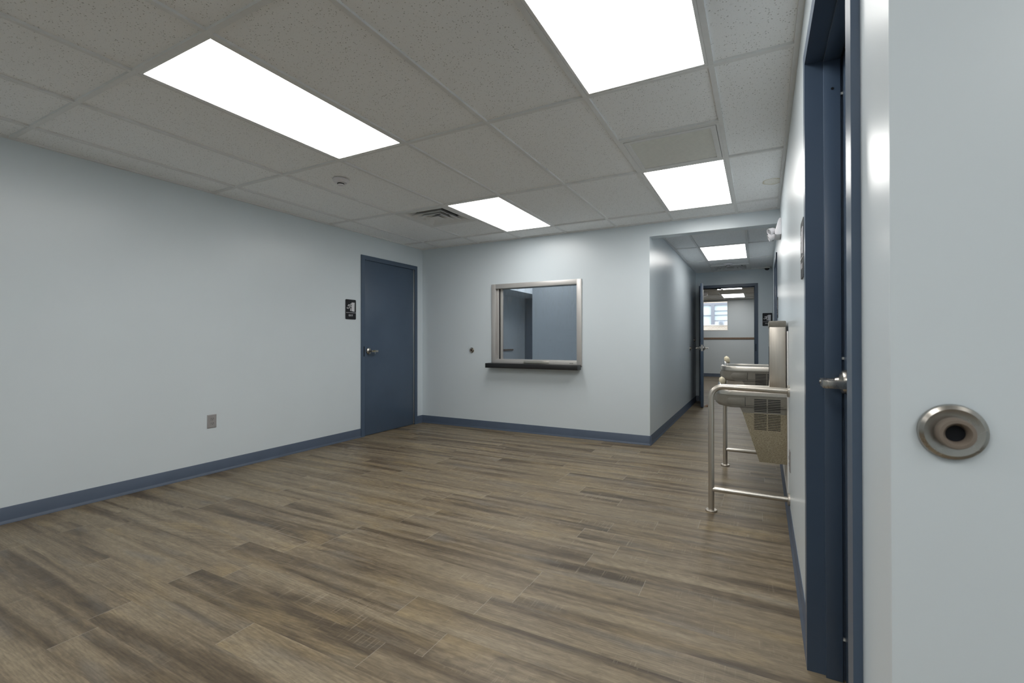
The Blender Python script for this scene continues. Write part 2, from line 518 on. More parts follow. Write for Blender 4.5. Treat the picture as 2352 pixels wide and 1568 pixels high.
def ceiling_area(x0, x1, y0, y1, xl, yl, holes, extra=()):
    xs = [x0] + [x for x in xl if x0 + 0.01 < x < x1 - 0.01] + [x1]
    ys = [y0] + [y for y in yl if y0 + 0.01 < y < y1 - 0.01] + [y1]
    for xa, xb in zip(xs, xs[1:]):
        for ya, yb in zip(ys, ys[1:]):
            cuts = [ya] + sorted(e[2] for e in extra if abs((e[0] + e[1]) / 2 - (xa + xb) / 2) < 0.2 and ya < e[2] < yb) + [yb]
            for a, b in zip(cuts, cuts[1:]):
                cx, cy = (xa + xb) / 2, (a + b) / 2
                if any(h[0] < cx < h[1] and h[2] < cy < h[3] for h in holes): continue
                tiles.box(xa + 0.001, xb - 0.001, a + 0.001, b - 0.001, TZ, TZ + 0.015)
    w = 0.012
    for x in xs[1:-1]: grid.box(x - w, x + w, y0, y1, H - 0.001, TZ)
    for y in ys[1:-1]: grid.box(x0, x1, y - w, y + w, H - 0.0015, TZ)
    for e in extra: grid.box(e[0], e[1], e[2] - w, e[2] + w, H - 0.0004, TZ)
    for x in (x0, x1): grid.box(x - 0.022, x + 0.022, y0, y1, H - 0.002, TZ)
    for y in (y0, y1): grid.box(x0, x1, y - 0.022, y + 0.022, H - 0.0025, TZ)


GX = [0.333 + 0.6096 * k for k in range(-1, 11)]
gx = lambda k: 0.333 + 0.6096 * k
GY = sorted(-0.379 - 1.2192 * j for j in range(0, 7))
gy = lambda j: -0.379 - 1.2192 * (3 - j)      # j = 3 is the row nearest the back wall
LIGHTS = [(gx(2), gx(3), gy(0), gy(1)), (gx(2), gx(3), gy(2), gy(3)), (gx(5), gx(6), gy(0), gy(1)), (gx(5), gx(6), gy(2), gy(3)),
          (gx(2), gx(3), gy(-2), gy(-1)), (gx(5), gx(6), gy(-2), gy(-1)), (gx(8), gx(9), gy(-2), gy(-1))]
DIFF = (gx(1), gx(2), gy(2), gy(2) + 0.6096)
RET = (gx(5), gx(6), gy(2) - 0.6096, gy(2))
ceiling_area(0, XN, YB, 0.0, GX, GY, LIGHTS + [DIFF, RET],
             ((gx(1), gx(2), gy(2) + 0.6096), (gx(5), gx(6), gy(2) - 0.6096)))
grid.poly([(WX(YN) - 0.022, YN), (WX(-3.2) - 0.022, -3.2), (WX(YE) - 0.022, YE), (WX(YE) + 0.01, YE), (WX(-3.2) + 0.01, -3.2), (WX(YN) + 0.01, YN)], 'Z', H - 0.003, TZ)
grid.box(4.33, XN, YN - 0.022, YN + 0.01, H - 0.0035, TZ)
CX = [3.442, 4.052]; CY = [0.42, 1.64, 2.86, 4.08]
CL = (3.442, 4.052, 1.64, 2.86); CD = (3.442, 4.052, 3.47, 4.08)
ceiling_area(3.13, 4.5, 0.14, YE, CX, CY, [CL, CD], ((3.442, 4.052, 3.47),))
FX = [3.24 - 0.6096 * k for k in range(1, 6)][::-1] + [3.24 + 0.6096 * k for k in range(0, 6)]
FY = [10.03 - 1.2192 * k for k in range(0, 5)][::-1]
FL = [(3.24, 3.8496, 8.8108, 10.03), (3.24, 3.8496, 6.46, 7.5916 + 0.15)]
FLc = [(3.24, 3.8496, 8.8108, 10.03), (3.24, 3.8496, 6.3724, 7.5916)]
ceiling_area(0, XN, YE + 0.12, YF, FX, FY, FLc)
ceiling_area(0, 3.0, 0.13, 3.18, [0.6 * k for k in range(1, 5)], [1.3, 2.5], [(1.2, 1.8, 0.13, 1.3), (0.6, 1.2, 1.3, 2.5)])
ce = struct('ceiling', tiles, M['tile'], 'suspended ceiling of white pinholed acoustic tiles', 'ceiling')
g = grid.build('ceiling_grid', M['tbar'], ce, 'white metal ceiling grid')
m = MB(); m.box(-1.5, XN + 0.3, YB - 0.3, 11.0, UP, UP + 0.12)
m.build('light_seal_deck', M['tbar'], ce)  # unseen slab added above the tiles to keep sky light out

# ------------------------------------------------------------------ baseboards (vinyl cove base)
BP = [(0.0, 0.0), (0.014, 0.0), (0.013, 0.006), (0.006, 0.016), (0.004, 0.022), (0.004, 0.100), (0.002, 0.103), (0.0, 0.103)]


def base_run(m, a, b, nrm):
    """cove profile swept from a to b (2-D), standing out along nrm"""
    loops = []
    for p in (a, b):
        loops.append([(p[0] + nrm[0] * d, p[1] + nrm[1] * d, z) for d, z in BP])
    m.loft(loops)


m = MB(); base_run(m, (0, YB), (0, -1.136), (1, 0)); base_run(m, (0, -0.123), (0, 0), (1, 0))
struct('baseboard_left', m, M['base'], 'blue vinyl baseboard along the left wall', 'baseboard')
m = MB(); base_run(m, (0, 0), (3.144, 0), (0, -1))
struct('baseboard_back', m, M['base'], 'blue vinyl baseboard below the service window', 'baseboard')
m = MB(); base_run(m, (3.13, -0.014), (3.13, YE), (1, 0)); base_run(m, (3.13, YE), (3.185, YE), (0, -1)); base_run(m, (4.174, YE), (WX(YE), YE), (0, -1))
struct('baseboard_corridor', m, M['base'], 'blue vinyl baseboard along the corridor left side', 'baseboard')
m = MB(); base_run(m, (WX(-3.193), -3.193), (WX(1.0), 1.0), (-1, 0)); base_run(m, (WX(2.01), 2.01), (WX(YE), YE), (-1, 0))
base_run(m, (4.34, YN), (4.34, -4.146), (-1, 0))
base_run(m, (4.33, YN), (XN, YN), (0, -1))
struct('baseboard_right', m, M['base'], 'blue vinyl baseboard along the right wall under the fountains', 'baseboard')
m = MB(); base_run(m, (0, YF), (XN, YF), (0, -1))
struct('baseboard_far', m, M['base'], 'blue vinyl baseboard in the room beyond the open door', 'baseboard')
m = MB(); m.box(0.0, XN, YF - 0.018, YF, 1.176, 1.236, 0.004)
struct('trim_1', m, M['brown'], 'brown chair rail on the wall of the room beyond', 'chair rail')
m = MB(); m.box(0.0, 0.02, 0.3, 2.68, 0.955, 0.985, 0.003)
struct('trim_2', m, M['brown'], 'short brown rail seen through the service window', 'chair rail')

# ------------------------------------------------------------------ ceiling lights
pw, pl = LIGHTS[0][1] - LIGHTS[0][0], LIGHTS[0][3] - LIGHTS[0][2]


def make_light(name, label, group, w, l):
    r = empty(name, (0, 0, 0), 0, label, 'ceiling light', group)
    a, b = w / 2 - 0.0125, l / 2 - 0.0125
    f = 0.016
    m = MB()
    m.box(-a, a, -b, -b + f, -0.004, 0.02, 0.002); m.box(-a, a, b - f, b, -0.004, 0.02, 0.002)
    m.box(-a, -a + f, -b + f, b - f, -0.004, 0.02, 0.002); m.box(a - f, a, -b + f, b - f, -0.004, 0.02, 0.002)
    m.box(-a, a, -b, b, 0.02, 0.06)
    m.build('frame', M['tbar'], r)
    m = MB(); m.box(-a + f, a - f, -b + f, b - f, 0.0, 0.012)
    m.build('diffuser', M['led'], r, 'glowing white diffuser')
    return r


L0 = make_light('ceiling_light', 'long glowing ceiling panel nearest the left wall, left of the speckled tiles', None, pw, pl)
LG = 'light panels over the room'
LL = ['long glowing ceiling panel over the left part of the room, near the left wall',
      'glowing ceiling panel beside the square slatted diffuser, before the service window wall',
      'largest glowing ceiling panel, cut off by the top edge of the photo',
      'glowing ceiling panel beyond the grey return grille, near the corridor header',
      'ceiling light panel behind the viewer on the left', 'ceiling light panel straight above the viewer',
      'ceiling light panel behind the viewer in the bay on the right']
for i, q in enumerate(LIGHTS):
    c = ((q[0] + q[1]) / 2, (q[2] + q[3]) / 2, H + 0.004)
    if i == 0: L0.location = c; L0['label'] = LL[0]; L0['group'] = LG
    else: dup(L0, c, None, LL[i], LG)
def dim(root, name, e):
    for ch in root.children:
        if ch.name.startswith('diffuser'):
            ch.data = ch.data.copy(); ch.data.materials[0] = mat_emit(name, (1.0, 0.985, 0.955), e)


dim(dup(L0, ((CL[0] + CL[1]) / 2, (CL[2] + CL[3]) / 2, H + 0.004), None, 'glowing ceiling panel inside the corridor', 'light panel of the corridor'), 'corridor_panel_glow', 5.5)
dup(L0, (3.5448, 9.42, H + 0.004), None, 'far glowing ceiling panel in the room beyond the open door, nearer its window wall', 'light panels of the room beyond')
dup(L0, (3.5448, 6.98, H + 0.004), None, 'nearer glowing ceiling panel in the room beyond, just under the door head', 'light panels of the room beyond')
dim(dup(L0, (1.5, 0.72, H + 0.004), None, 'added fill light panel inside the booth, out of view', 'added fill panels of the booth'), 'booth_fill_glow', 3.6)  # unseen panel added to brighten the booth behind the glass
dim(dup(L0, (0.9, 1.9, H + 0.004), None, 'added fill light panel at the back of the booth, out of view', 'added fill panels of the booth'), 'booth_fill_glow_back', 7.0)  # second unseen panel, added to lift the booth's left wall

# ------------------------------------------------------------------ supply diffusers


def make_diffuser(loc, label):
    r = empty('air_diffuser', loc, 0, label, 'air vent', 'square slatted ceiling vents')
    s = 0.2925

    def ring(m, so, si, zo, zi, th=0.004):
        # a sloping square louvre ring, thick enough to be solid
        L = []
        for q, z in ((so, zo), (si, zi), (si, zi + th), (so, zo + th)):
            L.append([(-q, -q, z), (q, -q, z), (q, q, z), (-q, q, z)])
        m.loft(L + [L[0]], False, False)
    m = MB(); ring(m, s, s - 0.045, 0.0, 0.0, 0.01); m.build('frame', M['tbar'], r)
    k = 0
    for so, si, zo, zi in ((0.245, 0.185, 0.0, 0.045), (0.180, 0.125, -0.004, 0.045), (0.120, 0.068, -0.008, 0.045)):
        m = MB(); ring(m, so, si, zo, zi); m.build('louver_ring', M['tbar'], r)
    m = MB(); m.loft([[(-q, -q, z), (q, -q, z), (q, q, z), (-q, q, z)] for q, z in ((0.062, -0.010), (0.004, 0.028))]); m.build('center_cone', M['tbar'], r)
    m = MB(); m.box(-s, s, -s, s, 0.075, 0.085)
    for a in (-1, 1):
        m.box(a * s - (0.003 if a > 0 else 0), a * s + (0.003 if a < 0 else 0), -s, s, 0.01, 0.075)
        m.box(-s, s, a * s - (0.003 if a > 0 else 0), a * s + (0.003 if a < 0 else 0), 0.01, 0.075)
    m.build('duct_box', M['dark'], r)
    return r


make_diffuser(((DIFF[0] + DIFF[1]) / 2, (DIFF[2] + DIFF[3]) / 2, H - 0.002), 'square stepped air diffuser in the ceiling left of the small light panel')
make_diffuser(((CD[0] + CD[1]) / 2, (CD[2] + CD[3]) / 2, H - 0.002), 'square stepped air diffuser at the far end of the corridor ceiling')

# return grille
r = empty('return_air_grille', ((RET[0] + RET[1]) / 2, (RET[2] + RET[3]) / 2, H - 0.002), 0,
          'grey slatted return grille in the ceiling next to the bright panel by the corridor', 'air vent')
s = 0.2925
m = MB()
for a, b in ((s, 0.015), (s - 0.018, 0.030)):
    z0, z1 = (0.0, 0.012) if a == s else (-0.003, 0.014)
    m.box(-a, a, -a, -a + b, z0, z1); m.box(-a, a, a - b, a, z0, z1); m.box(-a, -a + b, -a + b, a - b, z0, z1); m.box(a - b, a, -a + b, a - b, z0, z1)
m.build('frame', M['tbar'], r)
m = MB(); q = s - 0.048
n = 40
for i in range(n):
    y = -q + (i + 0.5) * 2 * q / n
    m.box(-q, q, y - 0.0050, y + 0.0050, 0.0015, 0.0040)
m.build('slats', M['grille'], r, 'fine grey slats')
m = MB(); m.box(-q, q, -q, q, 0.0055, 0.010); m.build('filter', M['grille'], r)

# smoke detectors, security camera


def make_smoke(loc, rad, label):
    r = empty('smoke_detector', loc, 0, label, 'smoke detector', 'round ceiling smoke detectors')
    m = MB(); m.lathe([(0, 0), (rad, 0), (rad, -0.010), (rad * 0.94, -0.014), (rad * 0.80, -0.026), (rad * 0.45, -0.032)], n=40)
    m.build('housing', M['white'], r)
    m = MB(); m.lathe([(rad * 0.42, -0.030), (rad * 0.42, -0.040), (rad * 0.36, -0.046), (0, -0.048)], n=32)
    m.build('sensor_cap', M['white'], r)
    m = MB(); m.lathe([(rad * 0.44, -0.0325), (rad * 0.44, -0.0395)], n=32); m.build('sensor_slot', M['dark'], r, 'dark sensing slot')
    return r


make_smoke((1.245, -2.535, H + 0.006), 0.060, 'round white smoke detector on the speckled tile below the long light panel')
make_smoke((3.735, 3.30, H + 0.006), 0.075, 'round white smoke detector on the corridor ceiling beyond its light')
r = empty('security_camera', (4.315, 4.03, H + 0.006), 0, 'small black dome camera on the corridor ceiling by the end wall', 'camera')
m = MB(); m.lathe([(0, 0), (0.055, 0), (0.055, -0.012), (0.045, -0.022)], n=32); m.build('housing', M['grille'], r)
m = MB(); m.lathe([(0.042, -0.020)] + [(0.040 * math.cos(a), -0.022 - 0.036 * math.sin(a)) for a in [k * PI / 12 for k in range(0, 6)]] + [(0, -0.058)], n=32)
m.build('dome', M['smoke'], r, 'smoked black dome')


# ------------------------------------------------------------------ doors
def frame_part(parent, hw, ht, face, depth, proud, stop_y, stop=0.016):
    """hollow metal frame round an opening of half width hw, height ht; front face at y = -proud"""
    m = MB()
    for sgn in (-1, 1):
        a, b = sorted((sgn * hw, sgn * (hw + face)))
        m.box(a, b, -proud, 0.0, 0, ht + face)
        a, b = sorted((sgn * hw, sgn * (hw - 0.002)))
        m.box(a, b, -proud, depth, 0, ht)
        a, b = sorted((sgn * hw, sgn * (hw - stop)))
        m.box(a, b, stop_y[0], stop_y[1], 0, ht, 0.0008)
    m.box(-hw, hw, -proud, 0.0, ht, ht + face)
    m.box(-hw + 0.002, hw - 0.002, -proud, depth, ht - 0.002, ht)
    m.box(-hw + stop, hw - stop, stop_y[0], stop_y[1], ht - stop, ht, 0.0008)
    return m.build('door_frame', M['blue'], parent)


def lever(parent, x, z, y0, sdir, ny=-1, key=False):
    """lever handle on a door face at y0; ny = outward direction, sdir = side the lever points to"""
    m = MB()
    Y = lambda d: y0 + ny * d
    m.lathe([(0, Y(0)), (0.039, Y(0)), (0.039, Y(0.006)), (0.036, Y(0.014)), (0.024, Y(0.021)), (0.016, Y(0.024)), (0.013, Y(0.034))], 'Y', (x, 0, z), 36)
    m.tube([(x, Y(0.03), z), (x, Y(0.068), z)], 0.0115, 20)
    h = m.build('lever_handle', M['nickel'], parent, 'satin nickel handle')
    m = MB()
    e = sdir * 0.098
    # arm along the door, then the short return towards the door
    prof = [(x - sdir * 0.012, Y(0.058)), (x + e * 0.94, Y(0.061)), (x + e * 0.94, Y(0.010)), (x + e + sdir * 0.007, Y(0.008)),
            (x + e + sdir * 0.003, Y(0.064)), (x + e - sdir * 0.010, Y(0.075)), (x - sdir * 0.014, Y(0.073))]
    m.poly(prof, 'Z', z - 0.0145, z + 0.0105, 0.0015)
    m.build('lever', M['nickel'], h)
    m = MB(); m.lathe([(0.006, Y(0.072)), (0.006, Y(0.0775)), (0, Y(0.0775))], 'Y', (x, 0, z), 20); m.build('key_cylinder', M['chrome'], h)
    return h


# left exit door (closed)
r = empty('door_1', (0, -0.6295, 0), RZ_L, 'closed dark blue exit door in the left wall', 'door', None, 'structure')
frame_part(r, 0.4555, 2.115, 0.050, 0.12, 0.014, (0.047, 0.062))
m = MB(); m.box(-0.4525, 0.432, 0.0, 0.045, 0.005, 2.111, 0.001)
leaf = m.build('door_leaf', M['blue'], r)
lever(leaf, -0.385, 1.018, 0.0, 1)
m = MB(); m.box(0.4325, 0.4545, -0.006, 0.03, 0.012, 2.111, 0.001)
m.build('hinge', M['alu'], leaf, 'pale full height hinge strip')
m = MB(); m.box(-0.4725, -0.4595, -0.0152, -0.0135, 0.955, 1.075); m.build('strike_slot', M['dark'], r, 'black strike cutout')
r = empty('door_key', (0.0755, -0.6295 - 0.385, 1.018), RZ_L, 'key left in the lever of the closed blue exit door', 'key')
m = MB(); m.box(-0.001, 0.001, -0.022, -0.003, -0.004, 0.004); m.lathe([(0, -0.001), (0.010, -0.001), (0.010, 0.001), (0, 0.001)], 'X', (0, -0.030, 0), 20)
m.build('key_blade', M['brass'], r)
m = MB(); m.tube([(0.016 * math.sin(a) * 0.3, -0.030 - 0.004, -0.016 + 0.016 * math.cos(a)) for a in [k * 2 * PI / 20 for k in range(21)]], 0.0012, 8)
m.build('key_ring', M['chrome'], r)

# corridor end door (open into the corridor)
cxe = (3.235 + 4.125) / 2; hwe = (4.125 - 3.235) / 2
r = empty('door_2', (cxe, YE, 0), 0, 'open blue door at the far end of the corridor', 'door', None, 'structure')
frame_part(r, hwe, 2.118, 0.048, 0.12, 0.014, (0.047, 0.062))
m = MB(); m.box(hwe + 0.008, hwe + 0.018, -0.0152, -0.0135, 0.95, 1.08); m.build('strike_slot', M['dark'], r, 'black strike cutout')
leaf = MB().box(0.0, 0.880, -0.0225, 0.0225, 0.012, 2.112, 0.001).build('door_leaf', M['blue'], r)
leaf.location = (-hwe + 0.012, -0.030, 0)
ang = math.atan2(3.33 - (YE - 0.030), 3.322 - (cxe - hwe + 0.012))
leaf.rotation_euler = (0, 0, ang)
lever(leaf, 0.815, 1.012, -0.0225, -1, -1); lever(leaf, 0.815, 1.012, 0.0225, -1, 1)
m = MB(); m.box(0.8795, 0.8815, -0.013, 0.013, 0.96, 1.07); m.lathe([(0.007, 0.880), (0.007, 0.888), (0, 0.888)], 'X', (0, 0, 1.012), 16)
m.build('latch_plate', M['nickel'], leaf, 'steel latch plate on the door edge')
m = MB()
for z in (0.25, 1.05, 1.9): m.tube([(-0.006, -0.028, z - 0.055), (-0.006, -0.028, z + 0.055)], 0.008, 14)
m.build('hinge', M['alu'], leaf, 'steel hinge barrels')
m = MB(); m.tube([(-hwe + 0.05, -0.20, 2.085), (-hwe + 0.30, -0.035, 2.093)], 0.008, 10); m.tube([(-hwe + 0.30, -0.035, 2.093), (-hwe + 0.36, 0.01, 2.08)], 0.008, 10)
m.build('closer_arm', M['dark'], r)

# near right door (closed, deep frame)
cyn = (-4.095 - 3.244) / 2; hwn = (4.095 - 3.244) / 2
r = empty('door_3', (4.340, cyn, 0), -PI / 2, 'closed dark blue door close by in the right wall', 'door', None, 'structure')
frame_part(r, hwn, 2.102, 0.050, 0.19, 0.014, (0.040, 0.0875))
m = MB(); m.box(-hwn + 0.003, hwn - 0.003, 0.095, 0.140, 0.006, 2.098, 0.001)
leaf = m.build('door_leaf', M['blue'], r)
lever(leaf, -hwn + 0.068, 1.005, 0.095, 1)
m = MB(); m.lathe([(0, 0.030), (0.0045, 0.030)], 'Y', (0, 0, 0), 12)
m.b.clear()
m.lathe([(0.0045, -hwn + 0.0164), (0.0045, -hwn + 0.0170), (0, -hwn + 0.0170)], 'X', (0, 0.065, 1.99), 14)
m.build('frame_hole', M['dark'], r, 'small dark screw hole')
m = MB()
for z in (0.14, 1.08, 1.97): m.box(-hwn + 0.004, -hwn + 0.012, 0.0876, 0.0948, z - 0.004, z + 0.004)
m.build('silencer', M['grille'], r, 'small grey rubber silencers')

# far door in the right wall of the corridor
r = empty('door_4', (WX(1.505), 1.505, 0), RZ_R, 'blue door in the right wall far along the corridor', 'door', None, 'structure')
frame_part(r, 0.455, 2.112, 0.050, 0.12, 0.014, (0.047, 0.062))
m = MB(); m.box(-0.452, 0.452, 0.0, 0.045, 0.012, 2.108, 0.001)
leaf = m.build('door_leaf', M['blue'], r)
lever(leaf, -0.385, 1.005, 0.0, 1)

# door shape added as the dark stripe of the booth's shaded back wall
r = empty('booth_shade_door', (0.49, 3.18, 0), 0, 'dark blue door shape added for the shaded stripe at the back of the booth', 'door', None, 'structure')
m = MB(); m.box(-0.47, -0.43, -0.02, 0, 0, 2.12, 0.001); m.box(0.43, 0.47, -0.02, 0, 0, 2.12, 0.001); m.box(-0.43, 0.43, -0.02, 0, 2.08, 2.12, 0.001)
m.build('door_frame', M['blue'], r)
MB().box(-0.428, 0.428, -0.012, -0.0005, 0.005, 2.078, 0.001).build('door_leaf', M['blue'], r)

# ------------------------------------------------------------------ service window
x0, x1, z0, z1 = 1.134, 2.353, 0.842, 1.863
xi0, xi1, zi0, zi1 = 1.196, 2.293, 0.906, 1.806
r = empty('window_1', (x0, 0, z0), 0, 'steel framed service window with smeared glass in the back wall', 'window', None, 'structure')
R = lambda X0, X1, Y0, Y1, Z0, Z1, b=0.0: (X0 - x0, X1 - x0, Y0, Y1, Z0 - z0, Z1 - z0, b)
m = MB()
for q in ((x0, xi0, z0, z1), (xi1, x1, z0, z1), (xi0, xi1, zi1, z1), (xi0, xi1, z0, zi0)):
    m.box(*R(q[0], q[1], -0.016, 0.0, q[2], q[3], 0.0015))
m.box(*R(xi0 - 0.002, xi0, 0.0, 0.13, zi0, zi1)); m.box(*R(xi1, xi1 + 0.002, 0.0, 0.13, zi0, zi1))
m.box(*R(xi0, xi1, 0.0, 0.13, zi1, zi1 + 0.002)); m.box(*R(xi0, xi1, 0.0, 0.13, zi0 - 0.002, zi0))
m.build('window_frame', M['satin'], r, 'satin steel frame')
m = MB(); m.box(*R(xi0, xi1, 0.060, 0.068, zi0, zi1)); m.build('pane', M['smeared'], r, 'smeared glass pane')
m = MB(); m.box(*R(xi0, xi0 + 0.030, 0.02, 0.055, zi0, zi1, 0.001)); m.box(*R(xi0 + 0.042, xi0 + 0.075, 0.035, 0.058, zi0, zi1, 0.001))
js = m.build('jamb_strip', M['satin'], r, 'perforated steel jamb strip')
m = MB()
for i in range(34):
    z = zi0 + 0.06 + i * 0.0225
    for xx, yy in ((xi0 + 0.010, 0.0192), (xi0 + 0.020, 0.0192), (xi0 + 0.052, 0.0342), (xi0 + 0.064, 0.0342)):
        zz = z + (0.011 if xx in (xi0 + 0.020, xi0 + 0.064) else 0)
        m.box(*R(xx - 0.002, xx + 0.002, yy, yy + 0.001, zz - 0.002, zz + 0.002))
m.build('perforations', M['outface'], js, 'grey punched dots')
m = MB(); m.box(*R(xi0 + 0.0305, xi0 + 0.0415, 0.03, 0.055, zi0, zi1)); m.build('seal', M['dark'], r, 'dark glazing seal')
m = MB(); m.box(*R(1.60, 1.94, -0.020, -0.015, 0.856, 0.893, 0.002)); m.box(*R(1.60, 1.94, -0.028, -0.018, 0.852, 0.858, 0.001))
m.build('deal_tray', M['steelx'], r, 'bright steel paper tray lip')
m = MB(); m.box(*R(2.205, 2.255, -0.0172, -0.0158, 0.866, 0.880)); mk = m.build('maker_label', M['satin'], r, 'tiny label')
m = MB()
for i, w in enumerate((0.006, 0.003, 0.004, 0.007)): m.box(*R(2.208 + i * 0.011, 2.208 + i * 0.011 + w, -0.0178, -0.0171, 0.869 + (i % 2) * 0.003, 0.878))
m.build('label_marks', M['dark'], mk, 'dark print marks')

o = MB().box(1.112, 2.346, -0.135, -0.017, 0.801, 0.858, 0.0015).build('counter_ledge', M['black'])
o.data.update()
tag(o, 'black laminate ledge under the service window', 'shelf')
MB().box(1.15, 2.33, -0.0175, -0.0005, 0.801, 0.840).build('mounting_cleat', M['black'], o)

# ------------------------------------------------------------------ small wall items


def make_stop(loc, rz, label):
    r = empty('door_stop', loc, rz, label, 'door stop', 'round wall door stops')
    m = MB(); m.lathe([(0, 0.001), (0.0345, 0.001), (0.0358, -0.003), (0.0345, -0.007), (0.030, -0.010), (0.0275, -0.0095), (0.0205, -0.0085), (0.0195, -0.0085)], 'Y', n=56)
    m.build('rose', M['nickel'], r)
    m = MB(); m.lathe([(0.0195, -0.007), (0.0195, -0.019), (0.0178, -0.023), (0.0142, -0.0232), (0.0115, -0.020), (0.0105, -0.0115), (0.0, -0.0105)], 'Y', n=48)
    bp = m.build('bumper', M['bumper'], r, 'taupe rubber bumper')
    MB().lathe([(0, -0.0100), (0.0102, -0.0100), (0.0102, -0.0125), (0, -0.0125)], 'Y', n=28).build('screw_recess', M['dark'], bp, 'dark screw recess')
    return r


M['bumper'] = mat_plain('taupe_rubber', (0.20, 0.165, 0.135), 0.45, var=0.05)
st = make_stop((0.826, 0, 1.016), 0, 'small round door stop on the back wall between blue door and service window')
dup(st, (4.402, YN, 1.022), 0, 'large looking round door stop close by at the right edge of the photo')
dup(st, (3.13, 3.30, 1.006), RZ_L, 'round door stop low down on the corridor left wall beside the open door')
dup(st, (3.13, 3.88, 1.147), RZ_L, 'round door stop on the corridor left wall behind the open door')


def make_outlet(loc, rz, w, h, label):
    r = empty('wall_outlet', loc, rz, label, 'outlet', 'steel outlet plates')
    m = MB(); m.loft([[(-a, y, -b), (a, y, -b), (a, y, b), (-a, y, b)] for a, b, y in ((w / 2, h / 2, 0), (w / 2, h / 2, -0.003), (w / 2 - 0.005, h / 2 - 0.005, -0.007))])
    m.build('cover_plate', M['outlet'], r)
    for s in (-1, 1):
        m = MB()
        pts = []
        for k in range(24):
            a = 2 * PI * k / 24
            pts.append((max(-0.0155, min(0.0155, 0.0175 * math.cos(a))), s * 0.0195 + max(-0.0135, min(0.0135, 0.0165 * math.sin(a)))))
        m.poly(pts, 'Y', -0.0085, -0.006)
        k = m.build('receptacle', M['outface'], r)
        m = MB()
        for sx in (-0.0062, 0.0062): m.box(sx - 0.0011, sx + 0.0011, -0.0092, -0.0084, s * 0.0195 + 0.0005, s * 0.0195 + 0.0085)
        m.lathe([(0, -0.0084), (0.0027, -0.0084), (0.0027, -0.0092), (0, -0.0092)], 'Y', (0, 0, s * 0.0195 - 0.006), 12)
        m.build('slots', M['dark'], k, 'dark plug slots')
    m = MB(); m.lathe([(0, -0.0068), (0.003, -0.0068), (0.0025, -0.0085), (0, -0.0087)], 'Y', n=14); m.build('screw', M['nickel'], r)
    return r


make_outlet((0, -2.8185, 0.450), RZ_L, 0.076, 0.115, 'grey steel duplex outlet plate low on the left wall')
make_outlet((WX(-1.86), -1.86, 0.405), RZ_R, 0.076, 0.127, 'grey outlet plate on the right wall between blue door and fountains')

# exit signs


def capsule(m, pts, rad, y0, y1):
    for (xa, za), (xb, zb) in zip(pts, pts[1:]):
        a = math.atan2(zb - za, xb - xa); P = []
        for k in range(9): t = a + PI / 2 + PI * k / 8; P.append((xa + rad * math.cos(t), za + rad * math.sin(t)))
        for k in range(9): t = a - PI / 2 + PI * k / 8; P.append((xb + rad * math.cos(t), zb + rad * math.sin(t)))
        m.poly(P, 'Y', y0, y1)


def make_sign(loc, rz, label):
    r = empty('exit_sign', loc, rz, label, 'exit sign', 'black and white exit signs')
    w, h, q = 0.0765, 0.1145, 0.012
    P = []
    for sx, sz, a0 in ((1, 1, 0), (-1, 1, 90), (-1, -1, 180), (1, -1, 270)):
        for k in range(7):
            a = math.radians(a0 + 15 * k); P.append((sx * (w - q) + q * math.cos(a), sz * (h - q) + q * math.sin(a)))
    m = MB(); m.poly(P, 'Y', -0.005, 0.0); m.build('plate', M['signblk'], r, 'black rounded plate')
    u = lambda px: (px - 245) / 235 * 0.153
    v = lambda py: (301 - py) / 458 * 0.229
    F, B = -0.0068, -0.0045
    m = MB(); m.poly([(u(x), v(y)) for x, y in ((262, 140), (330, 138), (325, 350), (258, 338))], 'Y', F, B)
    m.build('door_symbol', M['signwht'], r, 'white open door symbol')
    m = MB()
    m.lathe([(0, B), (0.0088, B), (0.0088, F), (0, F)], 'Y', (u(246), 0, v(178)), 20)
    seg = lambda pts, k: capsule(m, [(u(a), v(b)) for a, b in pts], k, F, B)
    seg([(232, 208), (212, 252)], 0.0085)
    seg([(226, 200), (196, 194), (182, 222)], 0.0050)
    seg([(236, 208), (246, 232), (256, 234)], 0.0048)
    seg([(212, 252), (238, 278), (237, 328)], 0.0058)
    seg([(208, 254), (194, 278), (158, 272)], 0.0058)
    m.build('running_figure', M['signwht'], r, 'white running figure')
    m = MB(); m.box(u(138), u(352), F, B, v(380), v(372)); m.build('rule_line', M['signwht'], r)
    m = MB()
    zt, zb = v(418), v(458); t = 0.0032
    xe = u(197); wl = 0.0125
    m.box(xe, xe + t, F, B, zb, zt)
    for z in (zb, (zb + zt - t) / 2, zt - t): m.box(xe, xe + wl * 0.8, F, B, z, z + t)
    xx = u(221)
    for a, b in (((xx, zb), (xx + wl, zt)), ((xx, zt), (xx + wl, zb))):
        d = Vector((b[0] - a[0], b[1] - a[1])).normalized(); nx, nz = -d.y * t / 2, d.x * t / 2
        m.poly([(a[0] + nx, a[1] + nz), (b[0] + nx, b[1] + nz), (b[0] - nx, b[1] - nz), (a[0] - nx, a[1] - nz)], 'Y', F, B)
    xi = u(255); m.box(xi, xi + t, F, B, zb, zt)
    xt = u(270); m.box(xt, xt + wl, F, B, zt - t, zt); m.box(xt + wl / 2 - t / 2, xt + wl / 2 + t / 2, F, B, zb, zt)
    m.build('lettering', M['signwht'], r, 'white EXIT lettering')
    return r


sg = make_sign((0, -1.2895, 1.504), RZ_L, 'black exit sign left of the closed blue door on the left wall')
dup(sg, (4.318, YE, 1.512), 0, 'black exit sign on the corridor end wall, partly behind the steel bottle filler')
dup(sg, (WX(-2.958), -2.958, 1.507), RZ_R, 'sign plate seen edge-on beside the near blue door frame on the right')
dup(sg, (WX(0.80), 0.80, 1.507), RZ_R, 'sign plate seen edge-on far along the right wall of the corridor')

